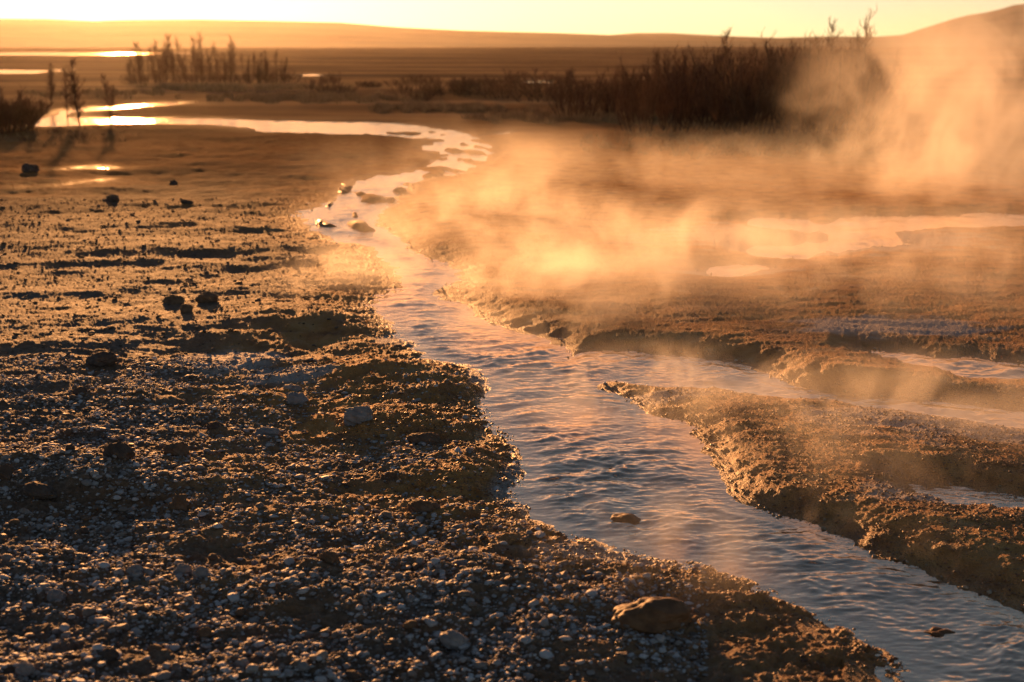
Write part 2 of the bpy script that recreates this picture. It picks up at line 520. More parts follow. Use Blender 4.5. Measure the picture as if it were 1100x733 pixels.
quads = quads[:, ::-1]
V = np.stack([GX, GY, GZ], 1)
me = np_mesh("ground", V, quads, True, {"mat": MT, "wet": WT, "far": FAR, "matte": ss(6, 20, np.hypot(GX, GY)), "silt": silt_mask(GX, GY)})
link("ground", me, GROUND, kind="structure", label="gravel and rust coloured mineral ground along the stream", category="ground")

wv = SD < 0.13 * np.clip(np.hypot(GX, GY) / 9, 0.6, 5)
keep = wv[quads].any(1)
wq = quads[keep]
used = np.unique(wq)
remap = np.full(len(V), -1); remap[used] = np.arange(len(used))
wx, wy = GX[used], GY[used]
wr = np.hypot(wx, wy)
dpt = ss(0.0, -0.12, SD[used])
cr, sr = math.cos(R(24)), math.sin(R(24))
fx, fy = wx * cr + wy * sr, -wx * sr + wy * cr
fx = fx + 0.05 * perlin(wx * 4, wy * 4, 91); fy = fy + 0.06 * perlin(wx * 3, wy * 3, 92)
calm = 1 - ss(14, 50, wr) * 0.7
gust = 0.15 + 1.25 * ss(-0.4, 0.45, fbm(wx * 2.1, wy * 1.6, 3, 97))
z = 0.0080 * (1 - 2 * np.abs(perlin(fx * 2.1, fy * 5.6, 93))) + 0.0045 * (1 - 2 * np.abs(perlin(fx * 3.6 + fy, fy * 11, 98))) + 0.0034 * (1 - 2 * np.abs(perlin(wx * 7 + 0.6 * fy, wy * 19, 94))) + 0.0022 * (1 - 2 * np.abs(perlin(fx * 13, fy * 31, 99))) + 0.004 * perlin(fx * 1.2, fy * 3, 95)
z = z * gust * 0.8
z = z + 0.0018 * perlin(wx * 26, wy * 44, 96) * (1 - ss(8, 16, wr))
WZ = -0.02 + z * (0.25 + 0.75 * dpt) * calm
me = np_mesh("stream_water", np.stack([wx, wy, WZ], 1), remap[wq], True)
link("stream_water", me, WATER, kind="structure", label="shallow rippled hot stream with its side pools", category="water")

# ------------------------------------------------------------------ hills
def hill_object(name, prof, r0, r1, r2, label, seed, amp):
    p = np.array(prof, float)
    a = np.radians(np.arange(-60, 60.01, 0.12))
    px = CX + F * np.tan(a)
    ysk = np.interp(px, p[:, 0], p[:, 1])
    n = 60
    t = np.linspace(0, 1, n)
    rad = np.where(t < 0.75, r0 + (r1 - r0) * t / 0.75, r1 + (r2 - r1) * (t - 0.75) / 0.25)
    prof_h = np.where(t < 0.75, ss(0, 1, t / 0.75) ** 1.1, 1 - 0.5 * ((t - 0.75) / 0.25) ** 2)
    H = CAMZ + (YH - ysk) / F * r1
    AA, TT = np.meshgrid(a, rad)
    X = np.sin(AA) * TT / np.cos(AA) * 1.0; Y = TT
    Z = prof_h[:, None] * H[None, :] * 1.0 - 1.0
    Z = Z + amp * fbm(X * 0.006, Y * 0.012, 4, seed) * np.sin(np.pi * np.clip(t, 0, 1))[:, None] * (np.abs(t - 0.75) > 0.02)[:, None]
    Z[int(n * 0.75)] += 1.0
    m, k = Z.shape
    J = np.arange(m * k).reshape(m, k)
    q = np.stack([J[:-1, :-1], J[:-1, 1:], J[1:, 1:], J[1:, :-1]], -1).reshape(-1, 4)
    me = np_mesh(name, np.stack([X.ravel(), Y.ravel(), Z.ravel()], 1), q)
    link(name, me, HILL, kind="structure", label=label, category="hills")


hill_object("hills", [(-1500, 30), (-300, 22), (0, 21), (60, 21.5), (110, 24), (150, 23), (220, 22), (300, 23.5), (365, 25), (430, 30), (500, 33.5), (560, 35),
                      (600, 36), (640, 37.5), (700, 40), (830, 42), (1000, 41), (2500, 42)], 330, 1150, 1350, "long low heath ridge under the sunset", 5, 1.6)
hill_object("distant_ridge", [(-2000, 44), (560, 44), (640, 39), (680, 36), (715, 36), (780, 39.3), (830, 41), (880, 39.5), (960, 40), (1100, 41), (2500, 42)], 1400, 1750, 1900, "thin far ridge on the horizon", 8, 1.0)
hill_object("mountain", [(-2000, 46), (860, 46), (930, 40), (960, 38), (985, 30), (1010, 22), (1030, 17), (1045, 15), (1062, 11), (1075, 7), (1100, 4),
                         (1200, -12), (1350, -20), (1700, 0), (2500, 40)], 1000, 1500, 1800, "dark mountain shoulder rising on the right", 11, 1.5)

# ------------------------------------------------------------------ stones
def ico(sub):
    t = (1 + 5 ** 0.5) / 2
    v = [(-1, t, 0), (1, t, 0), (-1, -t, 0), (1, -t, 0), (0, -1, t), (0, 1, t), (0, -1, -t), (0, 1, -t), (t, 0, -1), (t, 0, 1), (-t, 0, -1), (-t, 0, 1)]
    f = [(0, 11, 5), (0, 5, 1), (0, 1, 7), (0, 7, 10), (0, 10, 11), (1, 5, 9), (5, 11, 4), (11, 10, 2), (10, 7, 6), (7, 1, 8), (3, 9, 4), (3, 4, 2),
         (3, 2, 6), (3, 6, 8), (3, 8, 9), (4, 9, 5), (2, 4, 11), (6, 2, 10), (8, 6, 7), (9, 8, 1)]
    v = [np.array(q) / np.linalg.norm(q) for q in v]
    for _ in range(sub):
        cache = {}; nf = []

        def mid(a, b):
            k = (min(a, b), max(a, b))
            if k not in cache:
                q = v[a] + v[b]; v.append(q / np.linalg.norm(q)); cache[k] = len(v) - 1
            return cache[k]
        for a, b, c in f:
            ab, bc, ca = mid(a, b), mid(b, c), mid(c, a)
            nf += [(a, ab, ca), (b, bc, ab), (c, ca, bc), (ab, bc, ca)]
        f = nf
    return np.array(v), np.array(f)


ICO = {s: ico(s) for s in range(5)}


def stone_shape(sub, seed, angular=0.5, rough=0.08):
    """a unit stone: a ball cut by random planes, then roughened"""
    v, f = ICO[sub]
    g = np.random.default_rng(seed)
    v = v.copy()
    for _ in range(int(5 + 9 * angular)):
        d = g.normal(size=3); d /= np.linalg.norm(d)
        lim = 1 - g.uniform(0.08, 0.20 + 0.28 * angular)
        k = v @ d
        over = np.clip(k - lim, 0, None)
        v -= d[None] * (over * (0.75 + 0.2 * angular))[:, None]
    if sub >= 2:
        o = g.uniform(0, 50)
        for s, am in ((1.6, rough * 1.6), (4.2, rough * 0.7), (9.0, rough * 0.35)):
            nn = perlin(v[:, 0] * s + o + v[:, 2] * 1.3 * s, v[:, 1] * s + o - v[:, 2] * 0.7 * s, seed % 97)
            v *= (1 + am * nn)[:, None]
    else:
        v *= g.uniform(0.85, 1.12, size=(len(v), 1))
    return v, f


def scatter_mesh(name, x, y, z, size, sub, nvar, seed, flat=(0.45, 0.8), angular=0.4, sink=0.25, tone=None):
    g = np.random.default_rng(seed)
    n = len(x)
    shp = [stone_shape(sub, seed * 100 + i, angular)[0] for i in range(nvar)]
    f = ICO[sub][1]
    nv = len(shp[0])
    S = np.stack(shp)[g.integers(0, nvar, n)]
    sx = size * g.uniform(0.8, 1.25, n); sy = size * g.uniform(0.65, 1.0, n); sz = size * g.uniform(*flat, n)
    S = S * np.stack([sx, sy, sz], 1)[:, None, :] * 0.5
    ti = g.normal(0, 0.22, n)
    c, s = np.cos(ti)[:, None], np.sin(ti)[:, None]
    X, Z = S[..., 0] * c - S[..., 2] * s, S[..., 0] * s + S[..., 2] * c
    a = g.uniform(0, 6.283, n); c, s = np.cos(a)[:, None], np.sin(a)[:, None]
    X2, Y2 = X * c - S[..., 1] * s, X * s + S[..., 1] * c
    P = np.stack([X2 + x[:, None], Y2 + y[:, None], Z + (z + sz * 0.5 - sz * sink)[:, None]], -1).reshape(-1, 3)
    Fc = (f[None] + (np.arange(n) * nv)[:, None, None]).reshape(-1, 3)
    if tone is None:
        tone = g.beta(1.8, 2.2, n)
    return np_mesh(name, P, Fc, sub >= 2, {"tone": np.repeat(tone, nv)})


def scatter_points(n, vlo, vhi, ulo, uhi, power, seed):
    """points spread over part of the plain; power 1 is even over the photograph, 3 even over the ground"""
    g = np.random.default_rng(seed)
    v = []
    d0, d1 = 1 / (vhi - YH), 1 / (vlo - YH)
    t = g.uniform(0, 1, n)
    if power == 2:
        d = d0 + (d1 - d0) * t
    else:
        d = np.sqrt(d0 * d0 + (d1 * d1 - d0 * d0) * t)
    vq = YH + 1 / d
    u = g.uniform(ulo, uhi, n)
    return gp(u, vq)


def gravel_layer(n, vlo, vhi, ulo, uhi, power, seed, smin, smed, smax, sub, nvar, keepfun):
    g = np.random.default_rng(seed + 5)
    x, y = scatter_points(n, vlo, vhi, ulo, uhi, power, seed)
    sd = water_sd(x, y)
    rs, mt, wt = masks(x, y, sd)
    k = keepfun(g.uniform(0, 1, n), x, y, sd, rs, mt)
    x, y, sd = x[k], y[k], sd[k]
    size = np.clip(smed * np.exp(g.normal(0, 0.55, len(x))), smin, smax)
    return x, y, ground_z(x, y, sd), size


def on_gravel(q, x, y, sd, rs, mt):
    clump = 0.62 + 1.5 * fbm(x * 2.6, y * 3.4, 3, 61)
    return (q < (1 - mt) ** 0.8 * clump * 1.1 + 0.04) & (rs < 0.3) & (sd > 0.06)


parts_ = [gravel_layer(95000, 385, 775, -90, 760, 2, 11, 0.004, 0.0095, 0.042, 2, 1, on_gravel),]
x, y, z, s = parts_[0]
big = s > 0.017
me = scatter_mesh("gravel", x[big], y[big], z[big], s[big], 2, 60, 3, (0.28, 0.62), 0.85)
link("gravel", me, GRAVEL, kind="stuff", label="grey and brown pebbles covering the left bank", category="gravel")
me = scatter_mesh("fine_gravel", x[~big], y[~big], z[~big], s[~big], 1, 40, 4, (0.35, 0.7), 0.7)
link("fine_gravel", me, GRAVEL, kind="stuff", label="small chips between the pebbles of the left bank", category="gravel")
x, y, z, s = gravel_layer(15000, 215, 395, -60, 480, 3, 12, 0.006, 0.0105, 0.05, 1, 1, on_gravel)
me = scatter_mesh("distant_gravel", x, y, z, s, 1, 40, 6, (0.3, 0.6), 0.7)
link("distant_gravel", me, GRIT, kind="stuff", label="dark grit on the flat ground farther up the left bank", category="gravel")


def on_mats(q, x, y, sd, rs, mt):
    clump = 0.5 + 1.1 * fbm(x * 3, y * 3, 3, 66)
    return (q < mt * clump) & (sd > 0.02)


x, y, z, s = gravel_layer(70000, 420, 775, 360, 1160, 2, 13, 0.003, 0.0058, 0.015, 1, 1, on_mats)
me = scatter_mesh("mat_crumbs", x, y, z, s, 1, 40, 8, (0.35, 0.7), 0.3, 0.40)
link("mat_crumbs", me, CRUMB, kind="stuff", label="wet rust coloured crumbs of bacterial mat on the banks", category="mat crumbs")


def on_edge(q, x, y, sd, rs, mt):
    r = np.hypot(x, y)
    return (sd > 0.015) & (sd < 0.055 + 0.004 * r) & (rs > 0.5) & (q < 0.35 + 0.6 * perlin(x * 3, y * 3, 71))


x, y, z, s = gravel_layer(60000, 180, 775, 380, 1160, 2, 14, 0.004, 0.008, 0.02, 1, 1, on_edge)
me = scatter_mesh("mineral_crust", x, y, z, s, 1, 30, 9, (0.5, 0.9), 0.25, 0.3)
link("mineral_crust", me, CRUST, kind="stuff", label="pale knobbly mineral crust along the right water edge", category="crust")

# single stones: photo x, base y, width px, height px, material, angular, name, label
ROCKS = [
    (107, 394, 42, 15, DARK_ROCK, 0.3, "flat_rock", "dark flat oval rock alone on the pale gravel slope"),
    (186, 490, 32, 16, BROWN_ROCK, 0.9, "block_rock", "squared reddish brown block, upper of the pair of blocks on the gravel"),
    (126, 506, 36, 22, DARK_ROCK, 0.7, "peaked_rock", "dark peaked rock just left of the reddish block"),
    (38, 536, 46, 15, DARK_ROCK, 0.4, "long_rock", "long low dark rock lying in the shaded hollow at the left"),
    (191, 547, 26, 20, BROWN_ROCK, 1.0, "block_rock", "small upright brown block with a sunlit flat top"),
    (5, 524, 22, 18, DARK_ROCK, 0.8, "boulder", "dark boulder cut off by the left edge of the photo"),
    (384, 457, 34, 20, GREY_ROCK, 0.3, "round_rock", "rounded grey brown rock on the mossy apron near the stream bend"),
    (317, 432, 28, 12, GREY_ROCK, 0.5, "flat_rock", "pale grey flat stone below the small white puddle"),
    (313, 419, 22, 9, GREY_ROCK, 0.5, "flat_stone", "small grey stone touching the near rim of the white puddle"),
    (286, 463, 30, 12, GREY_ROCK, 0.5, "flat_rock", "low grey brown slab on gravel left of the rounded apron rock"),
    (453, 549, 40, 13, BROWN_ROCK, 0.6, "tilted_slab", "tilted brown slab beside the reddish crumbs of the left bank"),
    (352, 611, 28, 17, BROWN_ROCK, 0.3, "round_rock", "lone rounded brown rock in fine gravel at the lower middle"),
    (700, 674, 104, 34, WET_ROCK, 0.05, "broad_boulder", "broad low rust brown boulder on the near left bank"),
    (672, 556, 52, 18, WET_ROCK, 0.2, "stream_rock", "rust brown rock breaking the water in the middle of the stream"),
    (222, 327, 28, 14, BROWN_ROCK, 0.4, "round_rock", "larger right hand rock of the cluster of three by the dry gully"),
    (186, 328, 26, 11, BROWN_ROCK, 0.5, "round_rock", "left hand rock of the cluster of three by the dry gully"),
    (199, 339, 17, 9, BROWN_ROCK, 0.5, "small_rock", "smallest rock in front of the cluster by the dry gully"),
    (32, 186, 22, 10, DARK_ROCK, 0.5, "boulder", "dark boulder standing between the two shining wet flats"),
    (119, 216, 24, 8, DARK_ROCK, 0.6, "flat_rock", "dark flat rock on the flat below the shining wet ground"),
    (200, 221, 14, 5, DARK_ROCK, 0.6, "small_rock", "small dark stone on the brown flat right of the flat rock"),
    (186, 197, 10, 6, DARK_ROCK, 0.5, "small_rock", "tiny dark stone farthest out on the brown flat"),
    (487, 690, 34, 16, GREY_ROCK, 0.4, "oval_rock", "oval grey brown rock half sunk in pebbles at the bottom middle"),
    (260, 719, 17, 12, GREY_ROCK, 0.2, "pale_pebble", "pale round pebble near the bottom edge below the shaded gravel"),
    (103, 666, 22, 7, GREY_ROCK, 0.3, "flat_pebble", "flat sliver of pale stone catching the sun on dark gravel"),
    (220, 683, 17, 10, BROWN_ROCK, 0.4, "brown_pebble", "warm brown pebble catching the sun right of the pale sliver"),
    (25, 729, 24, 14, GREY_ROCK, 0.7, "grey_cobble", "squarish grey cobble in the bottom left corner"),
    (145, 616, 20, 12, GREY_ROCK, 0.4, "grey_cobble", "grey cobble on gravel left of two touching cobbles"),
    (196, 617, 22, 13, GREY_ROCK, 0.4, "grey_cobble", "left of two touching grey cobbles on the dark gravel"),
    (216, 624, 20, 14, GREY_ROCK, 0.4, "grey_cobble", "right of two touching grey cobbles on the dark gravel"),
    (201, 561, 14, 8, GREY_ROCK, 0.3, "pale_pebble", "pale oval pebble just below the sunlit block"),
    (85, 427, 18, 9, DARK_ROCK, 0.5, "small_rock", "small dark rock on the gravel slope below the flat oval rock"),
    (430, 205, 17, 8, WET_ROCK, 0.5, "stream_rock", "dark rock on the far right bank where the steam begins"),
    (1012, 676, 46, 14, WET_ROCK, 0.3, "stream_rock", "low wet hump under the water near the right edge"),
    (590, 460, 26, 7, WET_ROCK, 0.3, "stream_rock", "dark stone just awash in the stream below the side branch"),
    (455, 473, 40, 12, BROWN_ROCK, 0.5, "bank_rock", "brown earthy rock on the left bank above the tilted slab"),
    (115, 712, 26, 14, DARK_ROCK, 0.4, "dark_cobble", "dark cobble in the shadowed gravel at the lower left"),
    (60, 640, 22, 12, GREY_ROCK, 0.5, "grey_cobble", "grey cobble above and left of the pale sliver"),
    (232, 458, 24, 10, DARK_ROCK, 0.5, "flat_stone", "dark flat stone on gravel right of the reddish block, a little higher"),
]
ROCKPOS = []
for i, (u, v, w, h, m, an, nm, lab) in enumerate(ROCKS):
    x, y = gp(u, v)
    x, y = float(x), float(y)
    s = 1 / pxm(y)
    W, H = w * s, h * s
    D = W * 0.7
    y += D * 0.25
    g = np.random.default_rng(900 + i)
    sh, f = stone_shape(4, 500 + i * 3, an, 0.15 if an > 0.25 else 0.09)
    sh = sh / np.array([np.abs(sh[:, 0]).max(), np.abs(sh[:, 1]).max(), np.abs(sh[:, 2]).max()])
    sh = sh * np.array([W / 2, D / 2, H * 0.72])
    a = g.uniform(-0.25, 0.25)
    zz = float(ground_z(np.array([x]), np.array([y]), detail=False)[0])
    if nm == "stream_rock" and u > 450:
        zz = -0.02 - H * (0.35 if u < 700 and v > 500 else 0.5)
    me = np_mesh(nm, sh + np.array([0, 0, H * (0.05 if m is WET_ROCK else 0.22)]), f, True)
    o = link(nm, me, m, label=lab, category="rock" if W > 0.06 else "pebble")
    o.location = (x, y, zz); o.rotation_euler = (0, g.uniform(-0.12, 0.12), a)
    ROCKPOS.append((x, y, W))

# loose cobbles of one kind, scattered over the near gravel
cob = []
for k in range(6):
    sh, f = stone_shape(3, 4000 + k, 0.45, 0.07)
    me = np_mesh("cobble", sh * np.array([0.5, 0.4, 0.28]), f, True)
    me.materials.append((GREY_ROCK, BROWN_ROCK, GREY_ROCK, DARK_ROCK, GREY_ROCK, BROWN_ROCK)[k])
    cob.append(me)
x, y = scatter_points(800, 440, 733, 0, 560, 2, 77)
sd = water_sd(x, y); rs, mt, wt = masks(x, y, sd)
ok = [(a, b) for a, b, m_, d in zip(x, y, mt, sd) if m_ < 0.35 and d > 0.2 and all(math.hypot(a - p, b - q) > w * 0.6 + 0.05 for p, q, w in ROCKPOS)]
chosen = []
for p in ok:
    if all(math.hypot(p[0] - q[0], p[1] - q[1]) > 0.13 for q in chosen):
        chosen.append(p)
    if len(chosen) >= 90:
        break
czz = ground_z(np.array([c[0] for c in chosen]), np.array([c[1] for c in chosen]))
for i, ((a, b), zc) in enumerate(zip(chosen, czz)):
    o = bpy.data.objects.new("cobble", cob[i % 6]); COL.objects.link(o)
    s = random.uniform(0.026, 0.046)
    o.scale = (s * random.uniform(0.9, 1.2), s, s * random.uniform(0.8, 1.2))
    o.location = (a, b, zc + s * 0.1); o.rotation_euler = (random.uniform(-.2, .2), random.uniform(-.2, .2), random.uniform(0, 6.28))
    o["label"] = "rounded cobble half bedded among the pebbles of the near left bank"; o["category"] = "cobble"; o["group"] = "cobbles bedded in the near gravel"

# ------------------------------------------------------------------ bare shrubs and saplings
class Tubes:
    def __init__(self): self.v = []; self.f = []

    def tube(self, pts, r0, r1, sides):
        base = len(self.v); n = len(pts)
        for i, p in enumerate(pts):
            d = (pts[min(i + 1, n - 1)] - pts[max(i - 1, 0)]).normalized()
            a = d.orthogonal().normalized(); b = d.cross(a)
            r = r0 + (r1 - r0) * i / (n - 1)
            for k in range(sides):
                t = 6.2832 * k / sides
                self.v.append(p + a * (r * math.cos(t)) + b * (r * math.sin(t)))
        for i in range(n - 1):
            for k in range(sides):
                q = (k + 1) % sides
                self.f.append((base + i * sides + k, base + i * sides + q, base + (i + 1) * sides + q, base + (i + 1) * sides + k))

    def mesh(self, name):
        return np_mesh(name, np.array([tuple(p) for p in self.v]), np.array(self.f), True)


def grow(rnd, p, d, L, n, wob, lift):
    pts = [p.copy()]
    for i in range(n):
        d = (d + Vector((rnd.gauss(0, wob), rnd.gauss(0, wob), rnd.gauss(0, wob) + lift))).normalized()
        p = p + d * (L / n); pts.append(p.copy())
    return pts, d


def bare_shrub(seed, nstems, spread, ntw, tr):
    """unit-height many-stemmed bare shrub: stems and twigs"""
    rnd = random.Random(seed)
    S, T = Tubes(), Tubes()
    for i in range(nstems):
        a = rnd.uniform(0, 6.283); q = rnd.uniform(0, 1) ** 0.6
        p = Vector((math.cos(a) * q * spread * 0.45, math.sin(a) * q * spread * 0.45, -0.03))
        d = Vector((math.cos(a) * q * spread * 0.7, math.sin(a) * q * spread * 0.7, 1)).normalized()
        L = rnd.uniform(0.62, 1.0) * (1 - 0.2 * q)
        pts, _ = grow(rnd, p, d, L, 6, 0.09, 0.03)
        S.tube(pts, tr * 2.4, tr * 0.9, 4)
        for j in range(ntw):
            t = rnd.uniform(0.15, 0.98); k = min(int(t * 6), 5)
            b = pts[k].lerp(pts[k + 1], t * 6 - k)
            aa = rnd.uniform(0, 6.283)
            dd = ((pts[k + 1] - pts[k]).normalized() * 0.9 + Vector((math.cos(aa), math.sin(aa), 0.15)) * 0.75).normalized()
            tp, _ = grow(rnd, b, dd, rnd.uniform(0.12, 0.30) * (1.15 - 0.5 * t), 3, 0.16, 0.10)
            T.tube(tp, tr * 0.9, tr * 0.4, 3)
            for _ in range(3):
                w = tp[rnd.randint(1, 2)]
                aa = rnd.uniform(0, 6.283)
                d3 = (dd + Vector((math.cos(aa), math.sin(aa), 0.4)) * 0.8).normalized()
                t3, _ = grow(rnd, w, d3, rnd.uniform(0.05, 0.13), 2, 0.15, 0.1)
                T.tube(t3, tr * 0.55, tr * 0.3, 3)
    return S.mesh("stems"), T.mesh("crown")


def sapling(seed, nbr, tr):
    rnd = random.Random(seed)
    S, T = Tubes(), Tubes()
    trunks = 1 + (seed % 2)
    for q in range(trunks):
        pts, _ = grow(rnd, Vector((rnd.uniform(-.02, .02) * q, 0, -0.03)), Vector((rnd.uniform(-.12, .12) * (q + .3), rnd.uniform(-.1, .1), 1)).normalized(), 1.0 - 0.2 * q, 9, 0.045, 0.02)
        S.tube(pts, tr * 2.2, tr * 0.8, 6)
        for j in range(nbr):
            t = rnd.uniform(0.10, 0.97); k = min(int(t * 9), 8)
            b = pts[k].lerp(pts[k + 1], t * 9 - k)
            aa = rnd.uniform(0, 6.283)
            dd = Vector((math.cos(aa), math.sin(aa), rnd.uniform(0.3, 1.3))).normalized()
            bp, _ = grow(rnd, b, dd, rnd.uniform(0.12, 0.30) * (1.25 - 0.8 * t), 4, 0.12, 0.06)
            T.tube(bp, tr * 1.1, tr * 0.4, 3)
            for _ in range(5):
                w = bp[rnd.randint(1, 4)]; aa = rnd.uniform(0, 6.283)
                t3, _ = grow(rnd, w, Vector((math.cos(aa) * 0.7, math.sin(aa) * 0.7, 1)).normalized(), rnd.uniform(0.03, 0.09), 2, 0.15, 0.1)
                T.tube(t3, tr * 0.6, tr * 0.3, 3)
    return S.mesh("trunk"), T.mesh("crown")


for ms in ():
    pass


def protos(fn, args, pn):
    a, b = fn(*args)
    a.materials.append(BARK); b.materials.append(BARKT)
    return a, b, pn


SHR = [protos(bare_shrub, (s, 26, 0.95, 14, 0.0038), ("stems", "crown")) for s in (1, 2, 3, 4, 5)]
LOW = [protos(bare_shrub, (s, 16, 1.7, 12, 0.008), ("stems", "crown")) for s in (21, 22, 23)]
SAP = [protos(sapling, (s, 70, 0.0044), ("trunk", "crown")) for s in (31, 32, 33, 34)]
THIN = [protos(sapling, (s, 60, 0.0034), ("trunk", "crown")) for s in (41, 42, 43)]
NEARSAP = [protos(sapling, (s, 46, 0.006), ("trunk", "crown")) for s in (51, 52, 53)]
DENSE = [protos(bare_shrub, (61, 60, 1.1, 26, 0.0045), ("stems", "crown"))]


def plant(proto, name, u, v, htpx, wf, lab, cat, group=None):
    x, y = gp(u, v)
    x, y = float(x), float(y)
    h = htpx / pxm(y)
    zz = float(ground_z(np.array([x]), np.array([y]), detail=False)[0])
    r = bpy.data.objects.new(name, None); COL.objects.link(r)
    r.empty_display_size = 0.1
    r.location = (x, y, zz); r.rotation_euler = (0, 0, random.uniform(0, 6.28)); r.scale = (h * wf, h * wf, h)
    r["label"] = lab; r["category"] = cat
    if group:
        r["group"] = group
    for me, pn in zip(proto[:2], proto[2]):
        o = bpy.data.objects.new(pn, me); COL.objects.link(o); o.parent = r
    return r


# thicket on the right (tops follow the photo), two ranks deep
tops = np.array([(590, 90), (620, 82), (660, 75), (700, 68), (740, 63), (780, 58), (820, 56), (850, 50), (880, 52), (910, 48), (940, 62), (970, 78), (1000, 80)], float)
k = 0
for row, (bv, off) in enumerate(((112, 0), (124, 13), (137, 6))):
    for u in np.arange(600 + off, (905, 945, 930)[row], 24 if row < 2 else 30):
        if row == 2 and u < 690:
            continue
        uu = u + random.uniform(-5, 5)
        vb = bv + random.uniform(-3, 3) + (uu - 600) * 0.02
        if row < 2 and random.random() < 0.10:
            continue
        top = np.interp(uu, tops[:, 0], tops[:, 1]) + random.uniform(-6, 14) + (4 if row == 2 else 0)
        plant(SHR[k % 5], "bare_shrub", uu, vb, (vb - top) * 1.22, random.uniform(0.75, 1.05), "leafless dark shrub packed in the thicket behind the steam", "shrub", "shrubs of the dark thicket")
        k += 1
for i, (u, v, top, lab) in enumerate([
        (775, 122, 40, "bare sapling standing up out of the middle of the thicket"),
        (893, 128, 30, "thin bare sapling at the right part of the thicket, left of the tallest"),
        (922, 130, 22, "tallest bare sapling, spreading above the right end of the thicket against the sky"),
        (700, 118, 56, "bare sapling poking slightly above the left part of the thicket")]):
    plant(SAP[i % 4], "bare_sapling", u, v, (v - top) * 1.06, 0.75, lab, "sapling")
# low scrub left of the thicket
for i, u in enumerate(np.arange(436, 612, 15)):
    vb = random.choice((100, 104, 108)) + random.uniform(-2, 2)
    hp = np.interp(u, [436, 500, 560, 612], [16, 24, 28, 38]) * random.uniform(0.8, 1.2)
    plant(LOW[i % 3], "low_scrub", u + random.uniform(-4, 4), vb, hp, random.uniform(0.9, 1.3), "low brown scrub bush on the plain left of the thicket", "shrub", "low scrub bushes left of the thicket")
for i in range(46):
    u = random.uniform(325, 600); vb = random.choice((90, 94, 98))
    plant(LOW[i % 3], "low_scrub", u, vb + random.uniform(-1.5, 1.5), random.uniform(7, 13), random.uniform(1.0, 1.5), "small scrub clump in the dark strips across the middle plain", "shrub", "scrub clumps in strips across the middle plain")
# the far row of saplings on the left
for i, (u, top) in enumerate([(151, 50), (160, 62), (167, 47), (179, 42), (192, 45), (200, 64), (211, 45), (220, 40), (232, 54), (242, 60), (253, 44), (272, 58), (280, 60), (296, 57), (306, 64), (140, 62), (155, 56), (173, 52), (186, 50), (206, 54), (226, 48), (248, 52), (262, 60), (145, 66), (176, 58), (183, 60), (197, 56), (216, 60), (236, 60), (266, 62), (286, 58), (301, 66)]):
    vb = 89 + random.uniform(-1.5, 1.5)
    plant((THIN if i % 3 else SAP)[i % 3], "bare_sapling", u, vb, (vb - top) * 1.08, 0.8, "slender bare sapling in the far row before the glowing ridge", "sapling", "saplings in the far row on the left")
for i, u in enumerate(np.arange(138, 315, 13)):
    plant(LOW[i % 3], "low_scrub", u + random.uniform(-3, 3), 89.5 + random.uniform(-1, 1), random.uniform(9, 15) + (8 if u > 265 else 0), 1.0, "low scrub bush at the foot of the far sapling row", "shrub", "scrub at the foot of the far saplings")
plant(LOW[0], "round_bush", 355, 89, 16, 0.75, "single rounded dark bush alone right of the far sapling row", "shrub")
# nearer shrubs at the left edge
for u, v, hp, w, lab in [(4, 142, 54, 1.0, "dense dark shrub at the left edge beside the river bend, half out of the photo"),
                         (22, 139, 38, 0.9, "lower dark shrub just right of the one at the left edge")]:
    plant(DENSE[0], "bare_shrub", u, v, hp, w, lab, "shrub")
for i, (u, v, top, lab) in enumerate([(55, 113, 72, "faint bare sapling beyond the river bend at the left"),
                                      (73, 126, 76, "thin bare sapling at the river bend, left of the tall one"),
                                      (86, 136, 68, "tall thin bare sapling standing before the shining river bend"),
                                      (119, 135, 84, "short bare sapling right of the shining river bend")]):
    plant(NEARSAP[i % 3], "bare_sapling", u, v, (v - top) * 1.08, 0.8, lab, "sapling")
for i, (u, v, hp) in enumerate([(85, 150, 10), (130, 136, 9), (60, 143, 7), (105, 137, 6), (30, 153, 8)]):
    plant(LOW[i % 3], "low_scrub", u, v, hp, 1.1, "small twiggy tuft on the near shore of the river bend", "shrub", "twiggy tufts at the river bend")

# ------------------------------------------------------------------ dry grass
def grass(bands, seed, name, label):
    g = np.random.default_rng(seed)
    Vs, Fs = [], []; base = 0
    for (u0, u1, v0, v1, n, hh) in bands:
        u = g.uniform(u0, u1, n); v = g.uniform(v0, v1, n)
        cl = perlin(u * 0.05, v * 0.35, 5)
        e = ((u - (u0 + u1) / 2) / (u1 - u0) * 2) ** 2 + ((v - (v0 + v1) / 2) / (v1 - v0) * 2) ** 2
        k = cl > -0.35 + 0.9 * e
        u, v = u[k], v[k]
        x, y = gp(u, v)
        sd = water_sd(x, y); k = sd > 0.3
        x, y, sd = x[k], y[k], sd[k]
        z = ground_z(x, y, sd, detail=False)
        m = len(x)
        h = hh * g.uniform(0.5, 1.2, m); a = g.uniform(0, 6.283, m); w = 0.002 + 0.00025 * y
        lx, ly = h * g.normal(0.12, 0.35, m), h * g.normal(0, 0.35, m)
        ca, sa = np.cos(a) * w, np.sin(a) * w
        P = np.stack([np.stack([x - ca, y - sa, z - 0.01], 1), np.stack([x + ca, y + sa, z - 0.01], 1), np.stack([x + lx, y + ly, z + h], 1)], 1).reshape(-1, 3)
        Vs.append(P); Fs.append(np.arange(m * 3).reshape(-1, 3) + base); base += m * 3
    me = np_mesh(name, np.concatenate(Vs), np.concatenate(Fs), False)
    link(name, me, GRASS, kind="stuff", label=label, category="grass")


